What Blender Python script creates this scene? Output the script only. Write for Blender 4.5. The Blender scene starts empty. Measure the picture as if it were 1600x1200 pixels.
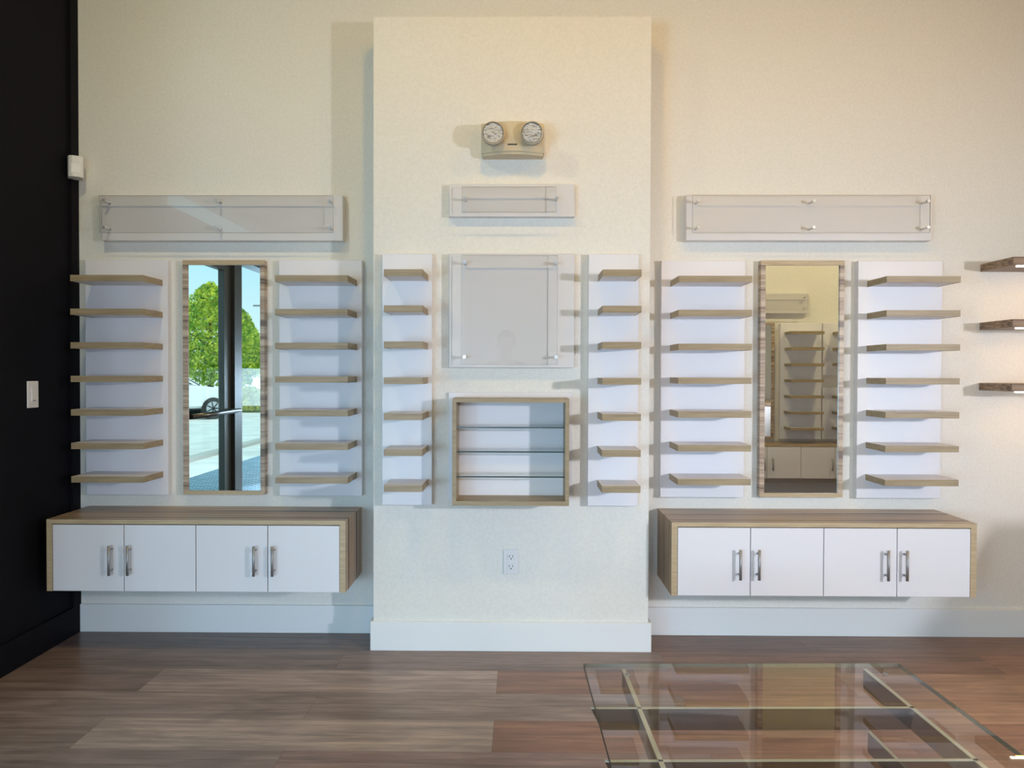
import bpy, bmesh, math, random
from mathutils import Vector, Matrix
random.seed(7)
C = bpy.context.scene.collection
PI = math.pi

# ------------------------------------------------------------------ camera
def make_camera():
    cd = bpy.data.cameras.new('camera'); cam = bpy.data.objects.new('camera', cd); C.objects.link(cam)
    cd.sensor_fit = 'HORIZONTAL'; cd.sensor_width = 36.0; cd.lens = 36.0*1202/1600
    cd.clip_start = 0.02; cd.clip_end = 300
    yaw, pit, rol = 0.0102, 0.0150, 0.0027
    fw = Vector((-math.sin(yaw)*math.cos(pit), math.cos(yaw)*math.cos(pit), -math.sin(pit)))
    r = Vector((math.cos(yaw), math.sin(yaw), 0)); u = r.cross(fw)
    r2 = math.cos(rol)*r+math.sin(rol)*u; u2 = -math.sin(rol)*r+math.cos(rol)*u
    m = Matrix((r2, u2, -fw)).transposed().to_4x4(); m.translation = Vector((0, 0, 1.274))
    cam.matrix_world = m
    bpy.context.scene.camera = cam
make_camera()

# ------------------------------------------------------------------ view, world, lights
vs = bpy.context.scene.view_settings
vs.view_transform = 'Standard'; vs.look = 'None'; vs.gamma = 1.0; vs.use_curve_mapping = False; vs.exposure = -0.08

w = bpy.data.worlds.new('sky'); bpy.context.scene.world = w; w.use_nodes = True
nt = w.node_tree; nt.nodes.clear()
out = nt.nodes.new('ShaderNodeOutputWorld'); bg = nt.nodes.new('ShaderNodeBackground')
tc = nt.nodes.new('ShaderNodeTexCoord'); sx = nt.nodes.new('ShaderNodeSeparateXYZ'); rp = nt.nodes.new('ShaderNodeValToRGB')
nt.links.new(tc.outputs['Generated'], sx.inputs[0]); nt.links.new(sx.outputs['Z'], rp.inputs[0])
rp.color_ramp.elements[0].position = 0.0; rp.color_ramp.elements[0].color = (0.72, 0.95, 1.0, 1)
rp.color_ramp.elements[1].position = 0.22; rp.color_ramp.elements[1].color = (0.27, 0.74, 0.92, 1)
nt.links.new(rp.outputs[0], bg.inputs[0]); bg.inputs[1].default_value = 1.3
nt.links.new(bg.outputs[0], out.inputs[0])

def light(name, kind, loc, target, power, color, size=None, size_y=None, angle=None, spread=None):
    ld = bpy.data.lights.new(name, kind); o = bpy.data.objects.new(name, ld); C.objects.link(o)
    ld.energy = power; ld.color = color
    if kind == 'AREA':
        if size_y: ld.shape = 'RECTANGLE'; ld.size = size; ld.size_y = size_y
        else: ld.shape = 'DISK'; ld.size = size
        if spread: ld.spread = spread
    if kind == 'SUN': ld.angle = angle
    o.location = loc
    o.rotation_euler = (Vector(target)-Vector(loc)).to_track_quat('-Z', 'Y').to_euler()
    return o
light('sun', 'SUN', (6, 4, 10), (0, 0, -1.5), 3.0, (1, .96, .88), angle=0.01)
KEY = light('key_lamp_light', 'AREA', (3.36, -.20, 1.58), (0.4, 3.73, .8), 25.5, (.84, .87, .96), size=.14, size_y=.16, spread=math.radians(84))
WIN_L = light('daylight_left_window', 'AREA', (-2.60, -2.20, .80), (-1.78, -1.63, .78), 125, (.46, .72, 1.0), size=1.3, size_y=1.3)
WIN_F = light('daylight_added_window', 'AREA', (-1.2, -5.5, 1.3), (-1.2, 3.7, 1.3), 350, (.56, .76, 1.0), size=3.0, size_y=1.2)  # cool fill added behind the low window; its head cuts light higher up

# ------------------------------------------------------------------ materials
M = {}
def mat(name, col, rough=.5, metal=0.0, spec=.5, emit=None, es=1.0, coat=0.0):
    m = bpy.data.materials.new(name); m.use_nodes = True
    b = m.node_tree.nodes['Principled BSDF']
    b.inputs['Base Color'].default_value = (*col, 1); b.inputs['Roughness'].default_value = rough
    b.inputs['Metallic'].default_value = metal; b.inputs['Specular IOR Level'].default_value = spec
    b.inputs['Coat Weight'].default_value = coat
    if emit: b.inputs['Emission Color'].default_value = (*emit, 1); b.inputs['Emission Strength'].default_value = es
    M[name] = m; return m
def nodes(m): return m.node_tree, m.node_tree.nodes['Principled BSDF']
def bump(m, scale, strength, dist=.002, vec=(1, 1, 1)):
    nt, b = nodes(m)
    tc = nt.nodes.new('ShaderNodeTexCoord'); mp = nt.nodes.new('ShaderNodeMapping'); mp.inputs['Scale'].default_value = vec
    n = nt.nodes.new('ShaderNodeTexNoise'); n.inputs['Scale'].default_value = scale; n.inputs['Detail'].default_value = 4
    bp = nt.nodes.new('ShaderNodeBump'); bp.inputs['Strength'].default_value = strength; bp.inputs['Distance'].default_value = dist
    nt.links.new(tc.outputs['Object'], mp.inputs[0]); nt.links.new(mp.outputs[0], n.inputs['Vector'])
    nt.links.new(n.outputs['Fac'], bp.inputs['Height']); nt.links.new(bp.outputs[0], b.inputs['Normal'])
def mottled(m, c1, c2, scale, vec=(1, 1, 1), detail=3, lo=.35, hi=.65, extra=None):
    nt, b = nodes(m)
    tc = nt.nodes.new('ShaderNodeTexCoord'); mp = nt.nodes.new('ShaderNodeMapping'); mp.inputs['Scale'].default_value = vec
    n = nt.nodes.new('ShaderNodeTexNoise'); n.inputs['Scale'].default_value = scale; n.inputs['Detail'].default_value = detail
    r = nt.nodes.new('ShaderNodeValToRGB'); e = r.color_ramp.elements
    e[0].position = lo; e[0].color = (*c1, 1); e[1].position = hi; e[1].color = (*c2, 1)
    for p, c in (extra or []):
        q = e.new(p); q.color = (*c, 1)
    nt.links.new(tc.outputs['Object'], mp.inputs[0]); nt.links.new(mp.outputs[0], n.inputs['Vector'])
    nt.links.new(n.outputs['Fac'], r.inputs[0]); nt.links.new(r.outputs[0], b.inputs['Base Color'])
    return r

mat('wall_paint', (.76, .73, .66), .75); mottled(M['wall_paint'], (.735, .71, .655), (.775, .75, .695), 90, detail=2); bump(M['wall_paint'], 260, .25, .0015)
mat('trim_paint', (.78, .78, .77), .4); bump(M['trim_paint'], 60, .1)
mat('black_paint', (.0045, .0042, .0065), .7, spec=.12); bump(M['black_paint'], 220, .3)
mat('ceiling_paint', (.22, .21, .19), .9); bump(M['ceiling_paint'], 80, .2)
mat('white_laminate', (.75, .735, .765), .42); bump(M['white_laminate'], 25, .12, .001)
mat('sign_laminate', (.69, .665, .66), .35); bump(M['sign_laminate'], 25, .1, .001)
mat('door_laminate', (.76, .75, .78), .22); bump(M['door_laminate'], 18, .08, .001)
mat('white_plastic', (.72, .71, .70), .4); bump(M['white_plastic'], 90, .05)
mat('beige_plastic', (.62, .52, .36), .45); bump(M['beige_plastic'], 90, .05)
mat('tan_edge', (.36, .28, .17), .45); mottled(M['tan_edge'], (.285, .215, .125), (.37, .285, .17), 3, (2, 8, 40))
mat('dark_walnut', (.17, .10, .06), .45); mottled(M['dark_walnut'], (.12, .07, .04), (.36, .24, .15), 4, (1, 6, 26))
mat('light_wood', (.47, .36, .22), .45); mottled(M['light_wood'], (.42, .32, .19), (.52, .40, .25), 4, (2, 30, 30))
zx = [(.44, (.30, .20, .13)), (.50, (.50, .37, .25)), (.56, (.24, .155, .10)), (.62, (.54, .42, .29))]
mat('zebra_wood', (.4, .3, .2), .35); mottled(M['zebra_wood'], (.13, .085, .06), (.50, .39, .27), 1.0, (.3, 42, .3), 2, .37, .66, zx)
zx2 = [(.46, (.46, .35, .25)), (.5, (.30, .21, .15)), (.55, (.50, .40, .30))]
mat('cross_zebra', (.4, .3, .2), .4); mottled(M['cross_zebra'], (.17, .12, .085), (.55, .45, .34), 1.0, (1, 1, 34), 2, .36, .68, zx2)
mat('chrome', (.80, .80, .81), .28, .75); bump(M['chrome'], 50, .02)
mat('brushed_nickel', (.36, .36, .365), .5, .75); bump(M['brushed_nickel'], 200, .05)
mat('mirror_silver', (.90, .92, .90), .0, 1.0)
mat('dark_slot', (.01, .01, .01), .6)
mat('led', (1, 1, 1), .5, emit=(1, .93, .78), es=9)
mat('lamp_glow', (1, 1, 1), .5, emit=(1, .86, .62), es=14)
mat('lamp_body', (.6, .6, .6), .4)
mat('glass_edge_dark', (.012, .035, .03), .15); mat('glass_edge_pale', (.70, .70, .62), .2); mat('glass_edge_grey', (.42, .41, .40), .2); mat('glass_edge_brown', (.20, .17, .12), .25); mat('glass_edge_black', (.02, .02, .018), .3)
mat('bronze_frame', (.085, .085, .08), .4, .6); bump(M['bronze_frame'], 90, .05)
mat('steel_bar', (.16, .16, .15), .3, .9)
mat('concrete', (.62, .60, .55), .9); mottled(M['concrete'], (.56, .54, .50), (.68, .66, .61), 2)
mat('asphalt', (.50, .49, .46), .9); mottled(M['asphalt'], (.45, .44, .42), (.56, .54, .51), 3)
mat('curb', (.42, .40, .36), .9)
mat('bark', (.12, .08, .05), .9); bump(M['bark'], 20, .6, .02)
mat('leaf', (.22, .42, .05), .6); mottled(M['leaf'], (.16, .38, .04), (1.0, .98, .16), 3.5)
mat('bush_leaf', (.4, .42, .08), .6); mottled(M['bush_leaf'], (.35, .42, .06), (.85, .80, .16), 5)
mat('grass', (.16, .26, .06), .9)
mat('car_white', (.82, .82, .82), .25, coat=.5); mat('car_glass', (.03, .07, .06), .05); mat('tyre', (.02, .02, .02), .8); mat('rim', (.6, .6, .62), .3, .8)
mat('pole_metal', (.2, .2, .2), .5)
mat('skin', (.50, .33, .25), .5); mat('hair', (.02, .015, .012), .6); mat('shirt', (.04, .045, .06), .85); mat('trousers', (.03, .035, .05), .9); mat('shoe', (.02, .02, .02), .5); mat('phone_body', (.02, .02, .025), .2)

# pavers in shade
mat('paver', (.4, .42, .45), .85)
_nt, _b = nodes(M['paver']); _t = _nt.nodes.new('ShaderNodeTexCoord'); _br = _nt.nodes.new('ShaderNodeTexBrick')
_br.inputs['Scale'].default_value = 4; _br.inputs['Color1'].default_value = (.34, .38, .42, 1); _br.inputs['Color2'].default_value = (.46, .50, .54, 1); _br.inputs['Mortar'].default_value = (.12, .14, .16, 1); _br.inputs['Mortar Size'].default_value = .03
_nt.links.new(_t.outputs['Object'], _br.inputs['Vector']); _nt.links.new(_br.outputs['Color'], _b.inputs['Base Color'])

def thin_glass(name, tint, ior, rough=0.0):
    m = bpy.data.materials.new(name); m.use_nodes = True; nt = m.node_tree; nt.nodes.clear()
    o = nt.nodes.new('ShaderNodeOutputMaterial'); mx = nt.nodes.new('ShaderNodeMixShader')
    t = nt.nodes.new('ShaderNodeBsdfTransparent'); g = nt.nodes.new('ShaderNodeBsdfGlossy'); f = nt.nodes.new('ShaderNodeFresnel')
    t.inputs[0].default_value = (*tint, 1); g.inputs['Roughness'].default_value = rough; f.inputs[0].default_value = ior
    geo = nt.nodes.new('ShaderNodeNewGeometry')   # only front faces reflect; reflection is switched off on back faces
    fv = nt.nodes.new('ShaderNodeMix'); fv.data_type = 'FLOAT'
    nt.links.new(geo.outputs['Backfacing'], fv.inputs[0]); nt.links.new(f.outputs[0], fv.inputs[2])
    fv.inputs[3].default_value = 0.0
    nt.links.new(fv.outputs[0], mx.inputs[0]); nt.links.new(t.outputs[0], mx.inputs[1]); nt.links.new(g.outputs[0], mx.inputs[2])
    nt.links.new(mx.outputs[0], o.inputs[0]); M[name] = m; return m
thin_glass('clear_glass', (.97, .985, .975), 1.5)
thin_glass('window_glass', (.98, .99, .99), 1.13)
thin_glass('acrylic', (.985, .985, .985), 1.85)
thin_glass('table_glass', (.95, .95, .92), 1.75)
thin_glass('smoked_glass', (.52, .52, .49), 1.6)

# lamp lens: rippled, reflector glints painted in as light and dark mottling
mat('lens', (.86, .84, .80), .22, .25)
mottled(M['lens'], (.38, .36, .33), (.97, .96, .94), 95, (.6, 1, 1.9), 5, .36, .50)
_nt, _b = nodes(M['lens']); _t = _nt.nodes.new('ShaderNodeTexCoord'); _n = _nt.nodes.new('ShaderNodeTexNoise'); _n.inputs['Scale'].default_value = 75; _n.inputs['Detail'].default_value = 5
_mp = _nt.nodes.new('ShaderNodeMapping'); _mp.inputs['Scale'].default_value = (.6, 1, 2.0)
_bp = _nt.nodes.new('ShaderNodeBump'); _bp.inputs['Strength'].default_value = 1; _bp.inputs['Distance'].default_value = .02
_nt.links.new(_t.outputs['Object'], _mp.inputs[0]); _nt.links.new(_mp.outputs[0], _n.inputs['Vector']); _nt.links.new(_n.outputs['Fac'], _bp.inputs['Height']); _nt.links.new(_bp.outputs[0], _b.inputs['Normal'])

# floor: per-plank tone attribute x grain
mat('vinyl_plank', (.2, .14, .1), .36, spec=.4)
_nt, _b = nodes(M['vinyl_plank'])
_at = _nt.nodes.new('ShaderNodeAttribute'); _at.attribute_name = 'plank_tone'
_t = _nt.nodes.new('ShaderNodeTexCoord')
def _n(scale, vec, det, dist=0.0):
    mp = _nt.nodes.new('ShaderNodeMapping'); mp.inputs['Scale'].default_value = vec
    n = _nt.nodes.new('ShaderNodeTexNoise'); n.inputs['Scale'].default_value = scale; n.inputs['Detail'].default_value = det; n.inputs['Distortion'].default_value = dist
    ad = _nt.nodes.new('ShaderNodeVectorMath'); ad.operation = 'ADD'
    sc = _nt.nodes.new('ShaderNodeVectorMath'); sc.operation = 'SCALE'; sc.inputs['Scale'].default_value = 37
    _nt.links.new(_at.outputs['Color'], sc.inputs[0]); _nt.links.new(_t.outputs['Object'], ad.inputs[0]); _nt.links.new(sc.outputs[0], ad.inputs[1])
    _nt.links.new(ad.outputs[0], mp.inputs[0]); _nt.links.new(mp.outputs[0], n.inputs['Vector']); return n
n1 = _n(1.0, (2.2, 42, 1), 5, .6); n2 = _n(1.0, (14, 260, 1), 3); n3 = _n(1.0, (2.6, 9, 1), 2, 1.2)
def _rng(n, a, b):
    r = _nt.nodes.new('ShaderNodeMapRange'); r.inputs[1].default_value = .3; r.inputs[2].default_value = .7; r.inputs[3].default_value = a; r.inputs[4].default_value = b
    _nt.links.new(n.outputs['Fac'], r.inputs[0]); return r
def _mul(a, b):
    m = _nt.nodes.new('ShaderNodeMath'); m.operation = 'MULTIPLY'; _nt.links.new(a.outputs[0], m.inputs[0]); _nt.links.new(b.outputs[0], m.inputs[1]); return m
g = _mul(_mul(_rng(n1, .70, 1.26), _rng(n2, .86, 1.14)), _rng(n3, .80, 1.16))
_vs = _nt.nodes.new('ShaderNodeVectorMath'); _vs.operation = 'SCALE'
_nt.links.new(_at.outputs['Color'], _vs.inputs[0]); _nt.links.new(g.outputs[0], _vs.inputs['Scale']); _nt.links.new(_vs.outputs[0], _b.inputs['Base Color'])

# ------------------------------------------------------------------ mesh helpers
class MB:
    def __init__(s, *mats):
        s.bm = bmesh.new(); s.mats = list(mats)
    def mi(s, m):
        if m is None: return 0
        if m not in s.mats: s.mats.append(m)
        return s.mats.index(m)
    def box(s, x0, x1, y0, y1, z0, z1, m=None, bev=0.0, seg=1):
        r = bmesh.ops.create_cube(s.bm, size=1)
        bmesh.ops.scale(s.bm, vec=(x1-x0, y1-y0, z1-z0), verts=r['verts'])
        bmesh.ops.translate(s.bm, vec=((x0+x1)/2, (y0+y1)/2, (z0+z1)/2), verts=r['verts'])
        fs = list({f for v in r['verts'] for f in v.link_faces}); k = s.mi(m)
        for f in fs: f.material_index = k
        if bev:
            es = list({e for v in r['verts'] for e in v.link_edges})
            q = bmesh.ops.bevel(s.bm, geom=es, offset=bev, segments=seg, affect='EDGES', profile=.5)
            for f in q['faces']: f.material_index = k
        return s
    def cyl(s, p0, p1, r0, r1=None, n=16, m=None, caps=True):
        p0 = Vector(p0); p1 = Vector(p1); r1 = r0 if r1 is None else r1
        d = p1-p0
        r = bmesh.ops.create_cone(s.bm, cap_ends=caps, segments=n, radius1=r0, radius2=r1, depth=d.length)
        M4 = Matrix.Translation((p0+p1)/2) @ d.to_track_quat('Z', 'Y').to_matrix().to_4x4()
        bmesh.ops.transform(s.bm, matrix=M4, verts=r['verts'])
        k = s.mi(m)
        for f in {f for v in r['verts'] for f in v.link_faces}:
            f.material_index = k
            if len(f.verts) == 4: f.smooth = True
        return s
    def prism(s, pts, axis, a0, a1, m=None, smooth=False):
        # pts: outline in the plane perpendicular to axis ('x': (y,z), 'y': (x,z), 'z': (x,y))
        def P(p, a):
            return {'x': (a, p[0], p[1]), 'y': (p[0], a, p[1]), 'z': (p[0], p[1], a)}[axis]
        A = [s.bm.verts.new(P(p, a0)) for p in pts]; B = [s.bm.verts.new(P(p, a1)) for p in pts]
        k = s.mi(m); n = len(pts); fs = [s.bm.faces.new(A), s.bm.faces.new(B[::-1])]
        for i in range(n):
            f = s.bm.faces.new((A[i], B[i], B[(i+1) % n], A[(i+1) % n])); f.smooth = smooth; fs.append(f)
        for f in fs: f.material_index = k
        bmesh.ops.recalc_face_normals(s.bm, faces=fs)
        return s
    def ball(s, c, r, sc=(1, 1, 1), m=None, u=20, v=14):
        q = bmesh.ops.create_uvsphere(s.bm, u_segments=u, v_segments=v, radius=r)
        bmesh.ops.scale(s.bm, vec=sc, verts=q['verts']); bmesh.ops.translate(s.bm, vec=c, verts=q['verts'])
        k = s.mi(m)
        for f in {f for w_ in q['verts'] for f in w_.link_faces}: f.material_index = k; f.smooth = True
        return s
    def build(s, name, parent=None, **props):
        me = bpy.data.meshes.new(name); s.bm.to_mesh(me); s.bm.free()
        for m in s.mats: me.materials.append(M[m])
        o = bpy.data.objects.new(name, me); C.objects.link(o)
        if parent: o.parent = parent
        for k, v in props.items(): o[k] = v
        return o
def B(*mats): return MB(*mats)
def thing(name, label, cat, loc=(0, 0, 0), rz=0.0, group=None):
    o = bpy.data.objects.new(name, None); C.objects.link(o); o.empty_display_size = .05
    o.location = loc; o.rotation_euler = (0, 0, rz); o['label'] = label; o['category'] = cat
    if group: o['group'] = group
    return o
def tag(o, label, cat, group=None):
    o['label'] = label; o['category'] = cat
    if group: o['group'] = group
    return o
def struct(o): o['kind'] = 'structure'; return o
def kids(o): return [c for c in C.objects if c.parent == o]
def dup(root, loc, label, rz=None):
    r = root.copy(); C.objects.link(r); r.location = loc; r['label'] = label
    if rz is not None: r.rotation_euler = (0, 0, rz)
    for c in kids(root):
        c2 = c.copy(); C.objects.link(c2); c2.parent = r
        for g_ in kids(c):
            g2 = g_.copy(); C.objects.link(g2); g2.parent = c2
    return r

# ------------------------------------------------------------------ room shell
W = 3.735       # back wall
P = 3.505       # pilaster face
XL, XR = -2.16, 4.6
CH = 3.55
# floor (planks in one mesh)
def make_floor():
    bm = bmesh.new(); col = bm.loops.layers.float_color.new('plank_tone')
    wd, ln = .235, 1.43
    tone = {  # (row, column): colour of that plank
        (2, 1): (.385, .305, .250), (2, 2): (.255, .165, .125), (2, 0): (.235, .175, .140),
        (3, 1): (.300, .235, .190), (3, 2): (.330, .235, .170), (3, 0): (.30, .235, .195),
        (4, 1): (.400, .320, .260), (4, 2): (.265, .165, .115), (4, 0): (.255, .195, .160),
        (5, 1): (.275, .190, .155), (5, 2): (.31, .205, .145), (5, 0): (.26, .20, .17),
        (1, 0): (.22, .165, .13), (1, 1): (.235, .175, .14), (1, 2): (.225, .155, .115),
        (0, 0): (.165, .125, .105), (0, 1): (.165, .125, .105), (0, 2): (.165, .112, .085), (0, 3): (.205, .14, .10)}
    base = [(.26, .18, .13), (.30, .21, .15), (.24, .16, .12), (.31, .23, .17), (.27, .17, .12)]
    for r in range(0, 31):
        y1 = W-r*wd; y0 = y1-wd+.0008
        off = -1.52 if r % 2 == 0 else -.79-ln
        for c in range(-1, 6):
            x0 = off+(c-1)*ln if r % 2 == 0 else off+(c-0)*ln
            x1 = x0+ln-.0008
            x0c, x1c = max(x0, XL-.3), min(x1, XR+.05)
            if x1c <= x0c: continue
            t = tone.get((r, c), random.choice(base))
            t = (t[0]*1.03, t[1]*.94, t[2]*.95) if c < 2 else (t[0]*1.12, t[1]*.90, t[2]*.78)  # right-hand columns tinted orange: reflected warm light painted into the planks
            vs_ = [bm.verts.new(p) for p in ((x0c, y0, 0), (x1c, y0, 0), (x1c, y1, 0), (x0c, y1, 0))]
            f = bm.faces.new(vs_)
            for l in f.loops: l[col] = (*t, 1)
    # sub-floor slab
    r = bmesh.ops.create_cube(bm, size=1)
    bmesh.ops.scale(bm, vec=(XR-XL+.6, 7.6, .1), verts=r['verts']); bmesh.ops.translate(bm, vec=((XR+XL)/2, 0.2, -.0512), verts=r['verts'])
    for f in {f for v in r['verts'] for f in v.link_faces}:
        for l in f.loops: l[col] = (.03, .02, .015, 1)
    me = bpy.data.meshes.new('floor'); bm.to_mesh(me); bm.free(); me.materials.append(M['vinyl_plank'])
    o = bpy.data.objects.new('floor', me); C.objects.link(o); struct(o)
make_floor()
struct(B('wall_paint').box(XL-.12, XR+.12, W, W+.15, -.05, CH+.1).build('wall_back'))
struct(B('wall_paint').box(-.668, .589, P, W+.01, 0, 2.884).build('wall_pilaster'))
struct(B('wall_paint').box(XR, XR+.15, -.8, W+.15, -.05, CH+.1).build('wall_right'))
struct(B('wall_paint').box(1.62, XR+.15, -.80, -.65, -.05, CH+.1).build('wall_front_right'))
struct(B('wall_paint').box(1.62, 1.77, -3.1, -.80, -.05, CH+.1).build('wall_return'))
struct(B('ceiling_paint').box(XL-.15, XR+.15, -3.25, W+.15, CH, CH+.15).build('ceiling'))
# black left wall with door and window openings
bw = B('black_paint')
bw.box(XL-.15, XL, 2.62, W, -.05, CH+.05)
bw.box(XL-.15, XL, -3.1, 2.62, 2.48, CH+.05)
bw.box(XL-.15, XL, -3.1, -2.85, 0, 2.48)
struct(bw.build('wall_left'))
struct(B('black_paint').box(XL, XL+.012, W-.062, W, .0, 3.5).build('trim_1'))
struct(B('black_paint').box(XL, XL+.013, 2.62, W-.062, .0, .135, bev=.002).build('baseboard_left'))
# front wall with an added window, kept low so daylight favours the lower wall
fw_ = B('wall_paint')
fw_.box(XL-.15, -1.95, -3.1, -2.95, -.05, CH+.05); fw_.box(.75, 1.62, -3.1, -2.95, -.05, CH+.05)
fw_.box(-1.95, .75, -3.1, -2.95, 1.38, CH+.05); fw_.box(-1.95, .75, -3.1, -2.95, -.05, .15)
struct(fw_.build('wall_front'))
# baseboards
BBt = .013
struct(B('trim_paint').box(XL+.012, -.668, W-BBt, W, 0, .136, bev=.002).build('baseboard_back_left'))
struct(B('trim_paint').box(.589, XR, W-BBt, W, 0, .136, bev=.002).build('baseboard_back_right'))
struct(B('trim_paint').box(-.668-BBt, .589+BBt, P-BBt, P, 0, .134, bev=.002).box(-.668-BBt, -.668, P, W-BBt, 0, .134).box(.589, .589+BBt, P, W-BBt, 0, .134).build('baseboard_pilaster'))
struct(B('trim_paint').box(1.78, XR, -.65, -.65+BBt, 0, .134).build('baseboard_front'))

# ------------------------------------------------------------------ storefront
fx0, fx1 = XL-.11, XL+.01
d1 = thing('door_1', 'glazed storefront door with a push bar, seen in the left mirror', 'door', (0, 0, 0))
del d1['label']; del d1['category']; d1['kind'] = 'structure'
st = B('bronze_frame')
st.box(XL-.06, XL-.015, 1.63, 1.76, .01, 2.12).box(XL-.06, XL-.015, 2.46, 2.56, .01, 2.12).box(XL-.06, XL-.015, 1.76, 2.46, 2.02, 2.12).box(XL-.06, XL-.015, 1.76, 2.46, .01, .17)
st.build('door_leaf', d1)
B('window_glass').box(XL-.040, XL-.034, 1.75, 2.47, .16, 2.03).build('door_glass', d1)
hb = B('steel_bar').cyl((XL+.06, 1.66, .985), (XL+.06, 2.52, .985), .017).cyl((XL+.06, 1.70, .985), (XL-.02, 1.70, .985), .014).cyl((XL+.06, 2.49, .985), (XL-.02, 2.49, .985), .014)
hb.build('door_handle', d1)
w1 = bpy.data.objects.new('window_1', None); C.objects.link(w1); struct(w1)
fr = B('bronze_frame')
fr.box(fx0, fx1, 1.47, 1.62, 0, 2.13).box(fx0, fx1, 2.57, 2.62, 0, 2.48).box(fx0, fx1, -2.85, 2.57, 2.13, 2.29)
fr.box(fx0, fx1, -2.85, 2.57, 2.45, 2.48).box(fx0, fx1, -2.85, 1.47, 0, .10)
for y in (.0, -1.45, -2.85): fr.box(fx0, fx1, y, y+.06, .10, 2.13)
fr.build('window_frame', w1)
gl = B('window_glass')
for a, b in ((.06, 1.47), (-1.39, .0), (-2.79, -1.45)): gl.box(XL-.05, XL-.044, a, b, .10, 2.13)
gl.box(XL-.05, XL-.044, -2.8, 2.57, 2.29, 2.45)
gl.build('window_pane', w1)
w2 = bpy.data.objects.new('added_window', None); C.objects.link(w2); struct(w2)  # unseen window, added to let in the cool fill
fr = B('bronze_frame')
for x in (-1.95, -1.05, -.15, .69): fr.box(x, x+.06, -3.08, -2.96, .15, 1.38)
fr.box(-1.95, .75, -3.08, -2.96, 1.32, 1.38).box(-1.95, .75, -3.08, -2.96, .15, .21)
fr.build('window_frame', w2)
B('window_glass').box(-1.9, .7, -3.03, -3.024, .2, 1.33).build('window_pane', w2)

# ------------------------------------------------------------------ outside
struct(B('concrete').box(-30, XL-.15, -40, 14, -.22, -.12).build('ground_pavement'))
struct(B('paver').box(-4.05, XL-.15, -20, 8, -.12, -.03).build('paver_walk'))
struct(B('curb').box(-5.25, -5.05, -30, 10, -.12, -.06).build('curb_strip'))
struct(B('grass').box(-14, -7.0, -34, -19.0, -.12, -.08).build('ground_verge'))
def leaf_cloud(mb, c, rad, n, size, m, cone=0.0):
    for i in range(n):
        while True:
            p = Vector((random.uniform(-1, 1), random.uniform(-1, 1), random.uniform(-1, 1)))
            l = p.length
            if .45 < l < 1: break
        k = 1-cone*max(0, p.z)
        lump = 1+.16*math.sin(5*p.x+2*p.z)*math.cos(4*p.y+3*p.z)
        q = Vector((p.x*rad[0]*k*lump, p.y*rad[1]*k*lump, p.z*rad[2]))+Vector(c)
        a = Vector((random.gauss(0, 1), random.gauss(0, 1), random.gauss(0, 1))).normalized(); b = a.orthogonal().normalized()
        s_ = size*random.uniform(.6, 1.3)
        vs_ = [mb.bm.verts.new(q+a*s_), mb.bm.verts.new(q+b*s_*.6), mb.bm.verts.new(q-a*s_), mb.bm.verts.new(q-b*s_*.6)]
        f = mb.bm.faces.new(vs_); f.material_index = mb.mi(m)
def tree(label, x, y, top, rad, n, cone):
    t = thing('leafy_tree', label, 'tree', (x, y, -.12), 0, 'trees across the parking lot')
    tr = B('bark').cyl((0, 0, 0), (0, 0, top*.7), .13, .05, 10)
    for k in range(5):
        a = k*1.3; z = top*(.3+.09*k); tr.cyl((0, 0, z), (math.cos(a)*rad*.7, math.sin(a)*rad*.7, z+.8), .05, .015, 6)
    tr.build('trunk', t)
    cr = B('leaf'); leaf_cloud(cr, (0, 0, top*.58), (rad, rad, top*.42), n*2, .085, 'leaf', cone); cr.build('foliage', t)
tree('tall green tree seen at the left in the left mirror, behind the white car', -12.35, -23.2, 5.0, 1.75, 5200, .62)
tree('smaller green tree seen at the right in the left mirror, behind the low bush', -12.9, -28.0, 4.3, 1.15, 3200, .5)
tree('farther green tree seen through the gap at the right edge of the left mirror', -13.0, -34.0, 3.9, 1.5, 2600, .4)
bs = B('bush_leaf'); leaf_cloud(bs, (0, 0, .45), (.85, .6, .42), 1600, .07, 'bush_leaf', .2)
o = bs.build('bush'); o.location = (-9.35, -19.0, -.10); tag(o, 'low yellow-green bush seen at the right in the left mirror', 'bush')
pl = thing('lamp_post', 'thin dark lamp post with a short cross arm, seen in the left mirror', 'lamp post', (-14.35, -35.2, -.12))
B('pole_metal').cyl((0, 0, 0), (0, 0, 9), .06, .045, 10).build('pole', pl)
B('pole_metal').box(-.45, .45, -.05, .05, 5.02, 5.10).build('cross_arm', pl)
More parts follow.
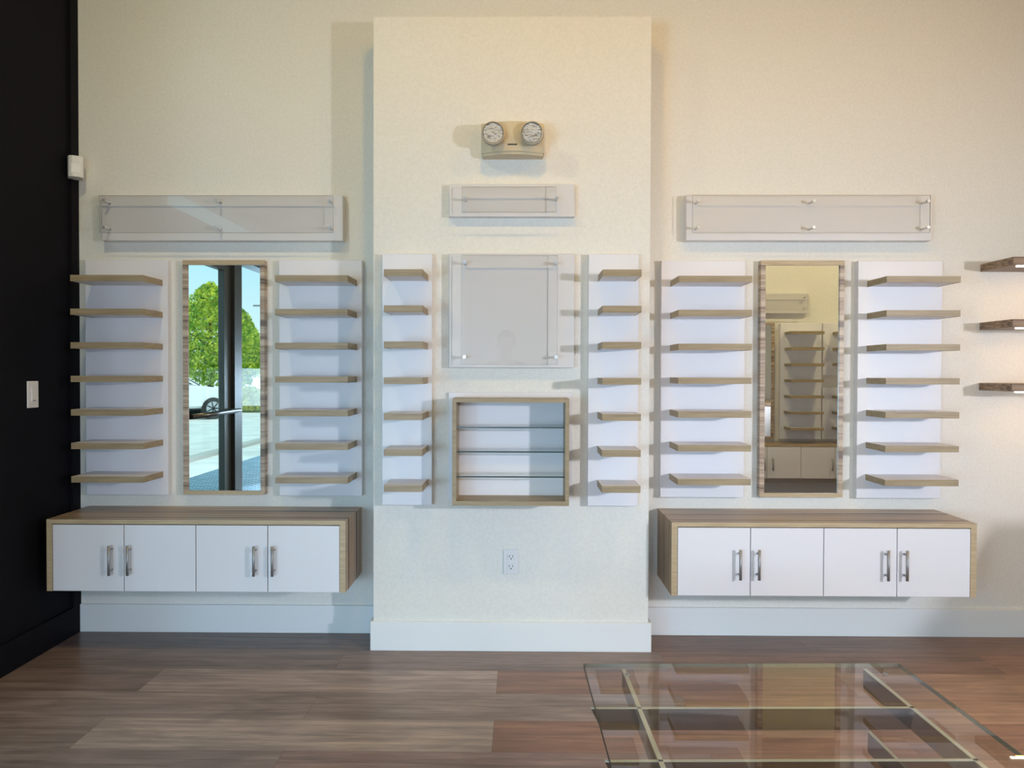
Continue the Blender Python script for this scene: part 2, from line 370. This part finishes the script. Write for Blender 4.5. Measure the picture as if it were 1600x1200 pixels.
# car
def make_car():
    t = thing('car', 'white parked car seen in the left mirror', 'car', (-10.6, -14.8, -.12), math.radians(-40))
    # front of the car points to +x
    prof = [(-2.25, .35), (-2.28, .75), (-2.15, .95), (-1.5, 1.02), (.75, 1.0), (1.6, .92), (2.15, .78), (2.25, .55), (2.2, .32)]
    body = B('car_white'); body.prism(prof, 'y', -.88, .88)
    body.bm.normal_update()
    bmesh.ops.bevel(body.bm, geom=list(body.bm.edges), offset=.06, segments=2, affect='EDGES')
    body.build('body', t)
    cb = B('car_white'); cb.prism([(-1.75, .98), (-1.15, 1.42), (-.15, 1.46), (.35, 1.38), (1.05, .98)], 'y', -.72, .72)
    bmesh.ops.bevel(cb.bm, geom=list(cb.bm.edges), offset=.03, segments=2, affect='EDGES'); cb.build('roof', t)
    wg = B('car_glass')
    wg.prism([(-1.5, 1.03), (-1.08, 1.36), (-.3, 1.39), (-.3, 1.03)], 'y', -.735, .735); wg.prism([(-.24, 1.03), (-.24, 1.39), (.28, 1.33), (.85, 1.03)], 'y', -.735, .735)
    wg.build('side_window', t)
    ws = B('car_glass'); ws.prism([(.36, 1.40), (1.10, 1.0), (1.06, .98), (.34, 1.37)], 'y', -.64, .64); ws.build('windshield', t)
    for x in (-1.38, 1.38):
        for s in (-1, 1):
            wl = B('tyre').cyl((x, s*.72, .32), (x, s*.90, .32), .32, n=28).build('wheel', t)
            rm = B('rim').cyl((x, s*.885, .32), (x, s*.91, .32), .20, n=24)
            for k in range(7):
                a = k*2*PI/7; rm.box(-.02, .02, -.01, .01, 0, .01) if False else rm.cyl((x, s*.912, .32), (x+.19*math.cos(a), s*.912, .32+.19*math.sin(a)), .018, n=6, m='tyre')
            rm.build('rim', wl)
make_car()

# ------------------------------------------------------------------ shelf units
def shelf_unit(label, loc, pw, ph, sx0, sx1, rows, depth=.195, rz=0.0, pt=.04, sth=.028, group='white wall panels with shelves'):
    """local frame: x along the wall, y=0 at the wall, -y towards the room, z=0 at the panel bottom"""
    t = thing('shelf_unit', label, 'shelf unit', loc, rz, group)
    B('white_laminate').box(0, pw, -pt, 0, 0, ph, bev=.0015).build('back_panel', t)
    y0 = -pt-depth
    for z in rows:
        sh = B('white_laminate').box(sx0+.001, sx1-.001, y0+.001, -pt, z-sth+.0012, z).build('shelf', t)
        e = B('tan_edge').box(sx0, sx1, y0-.001, y0+.001, z-sth, z+.0002)
        e.box(sx0-.0005, sx0+.0015, y0, -pt, z-sth, z+.0002, 'tan_edge').box(sx1-.0015, sx1+.0005, y0, -pt, z-sth, z+.0002, 'tan_edge')
        e.build('edge_band', sh, label='tan wood edge band')
    return t
rows = [1.714-.1537*k-.676 for k in range(7)]
U = []
U1 = shelf_unit('white seven-shelf panel left of the left mirror, beside the black wall', (-2.098, W, .676), .400, 1.136, .043, .375, rows)
dup(U1, (-1.160, W, .676), 'white seven-shelf panel between the left mirror and the pilaster')
dup(U1, (.676, W, .676), 'white seven-shelf panel between the pilaster and the right mirror')
dup(U1, (1.614, W, .676), 'white seven-shelf panel right of the right mirror')
crow = [1.711-.1533*k-.673 for k in range(7)]
U2 = shelf_unit('narrow white seven-shelf panel on the left of the pilaster', (-.622, P, .673), .226, 1.134, .043, .207, crow)
dup(U2, (.307, P, .673), 'narrow white seven-shelf panel on the right of the pilaster')
# opposite wall, seen in the right mirror
orow = [1.700-.163*k-.588 for k in range(7)]
FY = -.65
O1 = shelf_unit('white seven-shelf panel reflected in the middle of the right mirror', (3.13, FY, .588), .43, 1.20, .05, .385, orow, rz=PI)
shelf_unit('short white three-shelf panel reflected at the upper right of the right mirror', (3.60, FY, 1.254), .46, .54, .03, .36, [1.70-1.254, 1.538-1.254, 1.378-1.254], rz=PI)
shelf_unit('short white three-shelf panel reflected at the lower right of the right mirror', (3.60, FY, .588), .46, .54, .03, .36, [1.044-.588, .88-.588, .722-.588], rz=PI)

# ------------------------------------------------------------------ mirrors
def mirror(label, loc, w_, h_, rz=0.0, fin='cross_zebra', bl=.023, br=.021, group='tall framed mirrors'):
    t = thing('wall_mirror', label, 'mirror', loc, rz, group)
    f = B(fin)
    f.box(0, bl, -.042, 0, 0, h_); f.box(w_-br, w_, -.042, 0, 0, h_)
    f.box(bl, w_-br, -.042, 0, 0, .018, 'light_wood'); f.box(bl, w_-br, -.042, 0, h_-.022, h_, 'light_wood')
    f.box(0.0005, w_-.0005, -.0425, -.0418, h_-.022, h_+.0003, 'light_wood'); f.box(.0005, w_-.0005, -.0425, -.0418, -.0003, .018, 'light_wood')
    f.build('frame', t)
    B('mirror_silver').box(bl, w_-br, -.034, -.01, .018, h_-.022).build('mirror_glass', t)
    return t
mirror('tall wood-framed mirror on the left, reflecting trees, a car and the glass door', (-1.625, W, .680), .395, 1.130)
mirror('tall wood-framed mirror on the right, reflecting the opposite shelves', (1.150, W, .680), .397, 1.132)
t_ = thing('wall_mirror', 'dark mirror reflected at the left edge of the right mirror', 'mirror', (2.64, FY, .595), PI, 'tall framed mirrors')
B('cross_zebra').box(0, .03, -.042, 0, 0, 1.2).box(.35, .38, -.042, 0, 0, 1.2).box(.03, .35, -.042, 0, 0, .02).box(.03, .35, -.042, 0, 1.18, 1.2).build('frame', t_)
B('mirror_silver').box(.03, .35, -.034, -.01, .02, 1.18).build('mirror_glass', t_)

# ------------------------------------------------------------------ sign boards with glass on standoffs
def sign(label, loc, w_, h_, t, glass, pins, rz=0.0, gy=.05):
    o = thing('sign_board', label, 'sign board', loc, rz, 'blank white boards with clear fronts')
    B('sign_laminate').box(0, w_, -t, 0, 0, h_, bev=.0015).build('board', o)
    x0, x1, z0, z1 = glass
    g_ = B('acrylic').box(x0, x1, -t-gy-.005, -t-gy, z0, z1)
    e_ = .0012
    for b4 in ((x0, x0+e_, z0, z1), (x1-e_, x1, z0, z1), (x0, x1, z0, z0+e_), (x0, x1, z1-e_, z1)):
        g_.box(b4[0], b4[1], -t-gy-.0052, -t-gy+.0002, b4[2], b4[3], 'glass_edge_grey')
    g_.build('clear_cover', o)
    for x, z in pins:
        B('chrome').cyl((x, -t, z), (x, -t-gy, z), .0055, n=12).cyl((x, -t-gy-.005, z), (x, -t-gy-.013, z), .0085, .0075, n=16).build('standoff', o)
    return o
sign('long blank white board with six pins above the left mirror', (-2.008, W, 1.902), 1.160, .217, .055,
     (.018, 1.127, .028, .203), [(x, z) for x in (.043, .575, 1.108) for z in (.053, .179)])
sign('long blank white board with six pins above the right mirror', (.789, W, 1.905), 1.163, .217, .055,
     (.018, 1.127, .028, .203), [(x, z) for x in (.045, .583, 1.115) for z in (.052, .175)])
sign('small blank white board with two pins on the pilaster under the emergency light', (-.319, P, 1.974), .562, .145, .040,
     (.06, .476, .010, .122), [(.073, .070), (.490-.01, .071)], gy=.045)
sign('square blank white board with four pins on the middle of the pilaster', (-.319, P, 1.296), .563, .512, .040,
     (.058, .485, .012, .498), [(x, z) for x in (.073, .489-.01) for z in (.047, .465)], gy=.045)
sign('blank white board reflected in the upper part of the right mirror', (2.98, FY, 1.893), 1.16, .21, .05,
     (.02, 1.13, .028, .19), [(x, z) for x in (.045, .58, 1.11) for z in (.05, .165)], rz=PI)

# ------------------------------------------------------------------ display box
db = thing('display_box', 'wood-framed open display box with three glass shelves on the pilaster', 'display box', (-.041, P, .697))
B('white_laminate').box(-.282, .280, -.016, 0, -.005, .486, bev=.001).build('back_panel', db)
fr = B('tan_edge')
x0, x1, y0, y1, h_ = -.251, .255, -.186, -.016, .464
th = .017
for b in ((x0, x0+th, 0, h_), (x1-th, x1, 0, h_), (x0+th, x1-th, 0, th+.002), (x0+th, x1-th, h_-th, h_)):
    fr.box(b[0], b[1], y0, y1, b[2], b[3])
fr.build('frame', db)
gb = .0
for z in (.340, .234, .125):
    g_ = B('clear_glass').box(x0+th+.001, x1-th-.001, y0+.022, y1, z-.005, z)
    g_.box(x0+th+.001, x1-th-.001, y0+.0215, y0+.0222, z-.0055, z+.0002, 'glass_edge_dark')
    s_ = g_.build('glass_shelf', db)

# ------------------------------------------------------------------ emergency light
el = thing('emergency_light', 'beige twin-head emergency light high on the pilaster', 'emergency light', (-.035, P, 2.24))
bd = B('beige_plastic')
pts = [(-.140, 0), (.140, 0), (.140, -.055)]+[(.140-.28*k/14, -.055-.040*math.sin(PI*k/14)) for k in range(1, 14)]+[(-.140, -.055)]
# housing: lower rim narrower at the wall, rounded front
bd.prism(pts, 'z', .012, .143)
bd.prism([(a*.97, b*.93) for a, b in pts], 'z', 0, .012)
bd.bm.normal_update()
bd.build('housing', el)
B('dark_slot').box(-.022, .020, -.0962, -.0935, .038, .043).build('slot', el)
for hx, yw in ((-.090, -.10), (.092, .14)):
    hd = B('beige_plastic')
    q0 = len(hd.bm.verts)
    hd.cyl((0, 0, 0), (0, -.030, 0), .032, .047, n=36).cyl((0, -.030, 0), (0, -.052, 0), .050, .051, n=36, m='brushed_nickel')
    bmesh.ops.rotate(hd.bm, cent=(0, 0, 0), matrix=Matrix.Rotation(-yw, 3, 'Z'), verts=hd.bm.verts)
    bmesh.ops.translate(hd.bm, vec=(hx, -.085, .078), verts=hd.bm.verts)
    h = hd.build('lamp_head', el)
    ln_ = B('lens').cyl((0, -.0525, 0), (0, -.054, 0), .0445, .0435, n=36)
    q_ = bmesh.ops.create_cone(ln_.bm, cap_ends=False, segments=36, radius1=.0500, radius2=.0455, depth=.006)
    bmesh.ops.transform(ln_.bm, matrix=Matrix.Translation((0, -.055, 0)) @ Matrix.Rotation(PI/2, 4, 'X'), verts=q_['verts'])
    for f in {f for v in q_['verts'] for f in v.link_faces}: f.material_index = ln_.mi('beige_plastic'); f.smooth = True
    q_ = bmesh.ops.create_cone(ln_.bm, cap_ends=False, segments=36, radius1=.0450, radius2=.0440, depth=.005)
    bmesh.ops.transform(ln_.bm, matrix=Matrix.Translation((0, -.055, 0)) @ Matrix.Rotation(PI/2, 4, 'X'), verts=q_['verts'])
    for f in {f for v in q_['verts'] for f in v.link_faces}: f.material_index = ln_.mi('bronze_frame')
    bmesh.ops.rotate(ln_.bm, cent=(0, 0, 0), matrix=Matrix.Rotation(-yw, 3, 'Z'), verts=ln_.bm.verts)
    bmesh.ops.translate(ln_.bm, vec=(hx, -.085, .078), verts=ln_.bm.verts)
    ln_.build('lens', h, label='silvery rippled lens')

# ------------------------------------------------------------------ outlet, switch, motion detector
ot = thing('wall_outlet', 'white double power outlet low on the pilaster', 'outlet', (-.038, P, .353))
B('white_plastic').box(-.036, .036, -.005, 0, 0, .114, bev=.002).build('cover_plate', ot)
for z in (.034, .079):
    r_ = B('white_plastic').box(-.017, .017, -.0075, -.005, z-.014, z+.014, bev=.001)
    r_.box(-.009, -.0065, -.0085, -.0070, z-.001, z+.008, 'dark_slot').box(.0065, .009, -.0085, -.0070, z-.001, z+.008, 'dark_slot').cyl((0, -.0085, z-.008), (0, -.0070, z-.008), .003, m='dark_slot', n=10)
    r_.build('socket', ot)
sw = thing('light_switch', 'white rocker light switch on the black wall', 'light switch', (XL, 3.383, 1.112))
B('white_plastic').box(0, .006, -.038, .038, 0, .118, bev=.002).build('cover_plate', sw)
B('white_plastic').box(.006, .011, -.017, .017, .026, .092, bev=.0015).box(.0105, .0115, -.010, .010, .031, .034, 'dark_slot').build('rocker', sw)
md = thing('motion_detector', 'white motion detector in the corner of the black wall', 'motion detector', (XL+.042, W-.078, 2.195), math.radians(32))
b_ = B('white_plastic').prism([(-.030, .05), (.030, .05), (.034, 0), (.030, -.018), (.015, -.027), (-.015, -.027), (-.030, -.018), (-.034, 0)], 'z', 0, .100, smooth=False)
bmesh.ops.bevel(b_.bm, geom=list(b_.bm.edges), offset=.002, segments=1, affect='EDGES'); b_.build('housing', md)
B('trim_paint').box(-.021, .021, -.0285, -.0255, .018, .060, bev=.001).build('sensor_window', md)

# ------------------------------------------------------------------ floating cabinets
def cabinet(label, x0, x1, y_front, z0, z1, ndoors, rz=0.0, origin=None, group='floating wall cabinets', topth=.020):
    wd = x1-x0; dp = origin[3] if origin else W-y_front
    loc = (x0, W, z0) if not origin else origin[:3]
    t = thing('floating_cabinet', label, 'cabinet', loc, rz, group)
    h = z1-z0; s = .026
    b = B('zebra_wood')
    b.box(0, wd, -dp, 0, h-topth, h).box(0, s, -dp, 0, 0, h-topth).box(wd-s, wd, -dp, 0, 0, h-topth)
    # light front banding
    b.box(0, wd, -dp-.0008, -dp, h-topth, h, 'light_wood').box(0, s, -dp-.0008, -dp, 0, h-topth, 'light_wood').box(wd-s, wd, -dp-.0008, -dp, 0, h-topth, 'light_wood')
    b.box(s, wd-s, -dp+.03, 0, .004, .02, 'white_laminate').box(s, wd-s, -.012, 0, .02, h-topth, 'white_laminate')
    b.build('carcass', t)
    dw = (wd-2*s)/ndoors
    for k in range(ndoors):
        a = s+k*dw+.0018; c = s+(k+1)*dw-.0018
        d_ = B('door_laminate').box(a, c, -dp-.001, -dp+.019, .001, h-topth-.004, bev=.001).build('door', t)
        hx = c-.050 if k % 2 == 0 else a+.028
        hz0, hz1 = .078, .210
        y_ = -dp-.001
        B('brushed_nickel').cyl((hx, y_-.031, hz0), (hx, y_-.031, hz1), .0062, n=14).cyl((hx, y_, hz0+.020), (hx, y_-.031, hz0+.020), .0045, n=10).cyl((hx, y_, hz1-.020), (hx, y_-.031, hz1-.020), .0045, n=10).build('handle', d_)
    return t
cabinet('long floating cabinet with four white doors on the left, beside the black wall', -2.100, -.769, 3.385, .297, .617, 4)
cabinet('long floating cabinet with four white doors on the right of the pilaster', .670, 2.006, 3.385, .292, .617, 4)
cabinet('floating white cabinet reflected at the bottom of the right mirror', 0, 1.40, 0, .222, .560, 4, rz=PI, origin=(3.51, FY, .222, .35))

# ------------------------------------------------------------------ lit shelves at the right edge
for z, l in ((1.800, 'topmost of the three lit wooden wall shelves at the right edge'), (1.520, 'middle of the three lit wooden wall shelves at the right edge'), (1.230, 'lowest of the three lit wooden wall shelves at the right edge')):
    t_ = thing('lit_wall_shelf', l, 'shelf', (2.215, W, z-.036), 0, 'lit wooden shelves at the right edge')
    B('dark_walnut').box(0, 1.15, -.250, 0, 0, .036, bev=.001).build('board', t_)
    B('led').box(.035, 1.08, -.226, -.212, -.006, 0).build('light_strip', t_)
    light('shelf_strip_light', 'AREA', (2.215+.56, W-.219, z-.046), (2.215+.56, W-.15, z-.5), 1.3, (1, .50, .12), size=1.0, size_y=.02)

# ------------------------------------------------------------------ ceiling lamps
for x in (-1.45, -.05, 1.35, 2.75):
    who = {-1.45: 'leftmost', -.05: 'second from left', 1.35: 'third from left', 2.75: 'rightmost'}[x]
    t_ = thing('ceiling_spotlight', who+' of the ceiling spotlights above the display wall', 'ceiling light', (x, 2.0, 3.42), 0, 'ceiling spotlights')
    B('lamp_body').cyl((0, 0, .03), (0, 0, .13), .085, n=28).cyl((0, 0, .0), (0, 0, .03), .09, .085, n=28, caps=False).build('housing', t_)
    B('lamp_glow').cyl((0, 0, .024), (0, 0, .029), .078, n=28).build('lamp_face', t_)
    light('spot_light', 'AREA', (x, 2.0, 3.405), (x, 3.7, 1.7), *{-1.45: (12.0, (1, .93, .60)), 2.75: (4.2, (1, .42, .01))}.get(x, (10.2, (1, .56, .05))), size=.14)

for x, who in ((1.78, 'left'), (3.75, 'right')):  # extra unseen spotlights that brighten what the right mirror reflects
    t_ = thing('ceiling_spotlight', who+' one of two unseen spotlights added to brighten the opposite wall', 'ceiling light', (x, .75, 3.42), 0, 'ceiling spotlights')
    B('lamp_body').cyl((0, 0, .03), (0, 0, .13), .085, n=28).cyl((0, 0, .0), (0, 0, .03), .09, .085, n=28, caps=False).build('housing', t_)
    B('lamp_glow').cyl((0, 0, .024), (0, 0, .029), .078, n=28).build('lamp_face', t_)
    light('spot_light', 'AREA', (x, .75, 3.405), (x-.1, -.65, 1.7), 24, (1, .82, .44), size=.14)

# ------------------------------------------------------------------ glass table
tb = thing('glass_table', 'low glass display table in the lower right corner', 'table', (.60, 1.50, 0), math.radians(1.2))
TH = .50
def T(x): return x-.60
tp = B('table_glass').box(-.417, .425, -.62, .545, TH-.010, TH)
tp.box(-.4175, -.4168, -.62, .545, TH-.0102, TH+.0002, 'glass_edge_black').box(.4248, .4255, -.62, .545, TH-.0102, TH+.0002, 'glass_edge_brown').box(-.417, .425, .5448, .5455, TH-.0102, TH+.0002, 'glass_edge_brown')
tp.build('table_top', tb)
for x in (-.312, .330):
    B('smoked_glass').box(x-.004, x+.004, -.58, .535, TH-.062, TH-.012).box(x-.005, x+.005, -.58, .535, TH-.0118, TH-.0104, 'glass_edge_pale').build('long_rail', tb)
for y in (.300, .055):
    rl = B('smoked_glass').prism([(-.425, TH-.012), (.335+.0, TH-.012), (.325, TH-.062), (-.400, TH-.062)], 'y', y-.004, y+.004)
    rl.box(-.425, .335, y-.004, y+.004, TH-.0118, TH-.0104, 'glass_edge_pale').build('cross_rail', tb)
for x in (-.295, .225): 
    B('smoked_glass').box(x-.003, x+.003, -.58, .29, TH-.112, TH-.064).box(x-.0035, x+.0035, -.58, .29, TH-.0638, TH-.0625, 'glass_edge_pale').build('lower_rail', tb)
for y in (-.28, -.50):
    B('table_glass').box(-.30, .32, y-.005, y+.005, 0, TH-.113).build('leg_panel', tb)
for x in (-.312, .352): B('brushed_nickel').cyl((x, .47, TH), (x, .47, TH+.002), .007, n=14).build('screw_cap', tb)

# unseen counter, added to cast the slanted shadow beside the right cabinet
ct = thing('shadow_counter', 'unseen white counter added beyond the right edge to cast a wall shadow', 'counter', (2.66, 2.40, 0), math.radians(4.8))
B('white_laminate').box(.02, 1.3, -1.45, -.02, 0, .87).build('body', ct)
B('zebra_wood').box(0, 1.32, -1.47, 0, .87, .90).build('countertop', ct)

# ------------------------------------------------------------------ person holding the phone (seen only as a reflection)
def skinned(name, chains, material, parent, root=0, sub=2):
    """chains: list of lists of (x,y,z,r); points that coincide are shared"""
    verts, rad, edges, idx = [], [], [], {}
    for ch in chains:
        prev = None
        for x, y, z, r in ch:
            k = (round(x, 4), round(y, 4), round(z, 4))
            if k not in idx: idx[k] = len(verts); verts.append((x, y, z)); rad.append(r)
            i = idx[k]
            if prev is not None: edges.append((prev, i))
            prev = i
    me = bpy.data.meshes.new(name); me.from_pydata(verts, edges, []); me.update()
    o = bpy.data.objects.new(name, me); C.objects.link(o)
    if parent: o.parent = parent
    me.materials.append(M[material])
    bm = bmesh.new(); bm.from_mesh(me); lay = bm.verts.layers.skin.verify(); bm.verts.ensure_lookup_table()
    for i, v in enumerate(bm.verts):
        rr = rad[i] if isinstance(rad[i], tuple) else (rad[i], rad[i])
        v[lay].radius = rr; v[lay].use_root = (i == root)
    bm.to_mesh(me); bm.free()
    sk = o.modifiers.new('skin', 'SKIN'); sk.use_smooth_shade = True
    if sub: s_ = o.modifiers.new('smooth', 'SUBSURF'); s_.levels = sub; s_.render_levels = sub
    return o
PX, PY = -.13, -.47
per = thing('person', 'person in dark clothes holding up a phone, reflected in the square board', 'person', (PX, PY, 0))
def hand(side, wx, wy, wz):
    # palm towards the phone; side -1 = left hand, +1 = right hand; returns chains in local coordinates
    ch = []
    px_, py_, pz_ = wx-side*.010, wy+.060, wz+.035
    ch.append([(wx, wy, wz, .024), (px_, py_, pz_, .030)])
    for k, (dz, L) in enumerate(((.032, .030), (.012, .034), (-.008, .032), (-.028, .026))):
        bx, by, bz = px_-side*.002, py_+.020, pz_+dz
        ch.append([(px_, py_, pz_, .030), (bx, by, bz, .010), (bx-side*.012, by+L, bz+.004, .009), (bx-side*.036, by+L+.006, bz+.006, .008), (bx-side*.052, by+L-.004, bz+.006, .0075)])
    ch.append([(wx, wy, wz, .024), (wx-side*.020, wy+.040, wz+.030, .012), (wx-side*.040, wy+.062, wz+.050, .010), (wx-side*.052, wy+.075, wz+.066, .009)])
    return ch
pel = (0, 0, .90, (.130, .095))
body = [[pel, (0, .0, 1.05, (.115, .085)), (0, -.01, 1.22, (.140, .095)), (0, -.01, 1.33, (.110, .070)), (0, .0, 1.395, (.052, .052)), (0, .012, 1.45, (.050, .052)), (0, .015, 1.50, (.075, .09)), (0, .012, 1.56, (.078, .095)), (0, .005, 1.615, (.055, .07))]]
for s in (-1, 1):
    body.append([pel, (s*.085, 0, .84, (.085, .085)), (s*.095, .01, .47, (.055, .058)), (s*.10, -.01, .28, (.050, .052)), (s*.10, -.01, .09, (.036, .036)), (s*.105, .05, .04, (.038, .030)), (s*.11, .14, .03, (.035, .022))])
    hx, hy, hz = (.13+s*.085), .375, 1.225
    body.append([(0, -.01, 1.33, (.110, .070)), (s*.165, -.01, 1.325, (.052, .052)), (s*.215, .02, 1.20, (.043, .045)), (s*.22, .08, 1.09, (.038, .038)), ((s*.22+hx)/2+s*.02, .22, 1.14, (.033, .033)), (hx, hy, hz, .024)])
    body += hand(s, hx, hy, hz)
ob = skinned('body', body, 'skin', per)
# face and hair
hb = B('hair').ball((0, -.012, 1.585), .098, (.92, 1.08, .95)); 
bmesh.ops.bisect_plane(hb.bm, geom=list(hb.bm.verts)+list(hb.bm.edges)+list(hb.bm.faces), plane_co=(0, .055, 1.56), plane_no=(0, 1, -.55), clear_outer=True)
hb.build('hair', per)
fc = B('skin').ball((0, .108, 1.535), .014, (.8, 1.3, 1.5)).ball((0, .10, 1.495), .018, (1.3, .6, .35))
for s in (-1, 1): fc.ball((s*.084, .008, 1.535), .020, (.4, .7, 1.3)); fc.ball((s*.032, .098, 1.558), .011, (1, .5, .7), 'hair')
fc.build('face', per)
sc = 1.16
tor = [[(0, 0, .93, (.150, .115)), (0, .0, 1.05, (.138, .105)), (0, -.01, 1.22, (.158, .112)), (0, -.01, 1.335, (.118, .080)), (0, 0, 1.375, (.062, .062))]]
for s in (-1, 1): tor.append([(0, -.01, 1.335, (.118, .080)), (s*.165, -.01, 1.328, (.064, .064)), (s*.215, .02, 1.20, (.056, .058)), (s*.218, .05, 1.14, (.054, .054))])
skinned('shirt', tor, 'shirt', per)
leg = [[(0, 0, .96, (.140, .105)), (0, 0, .90, (.145, .110))]]
for s in (-1, 1): leg.append([(0, 0, .90, (.145, .110)), (s*.085, 0, .83, (.098, .098)), (s*.095, .01, .47, (.070, .072)), (s*.10, -.01, .28, (.065, .066)), (s*.10, -.01, .075, (.058, .060))])
skinned('trousers', leg, 'trousers', per)
for s in (-1, 1):
    sh = B('shoe').ball((s*.108, .065, .045), .06, (.85, 2.3, .72)); sh.build('shoe', per)
ph = thing('smartphone', 'dark smartphone held up by the person', 'phone', (0, -.016, 1.205))
B('phone_body').box(-.075, .078, -.0045, .0045, .0, .082, bev=.004, seg=2).build('case', ph)
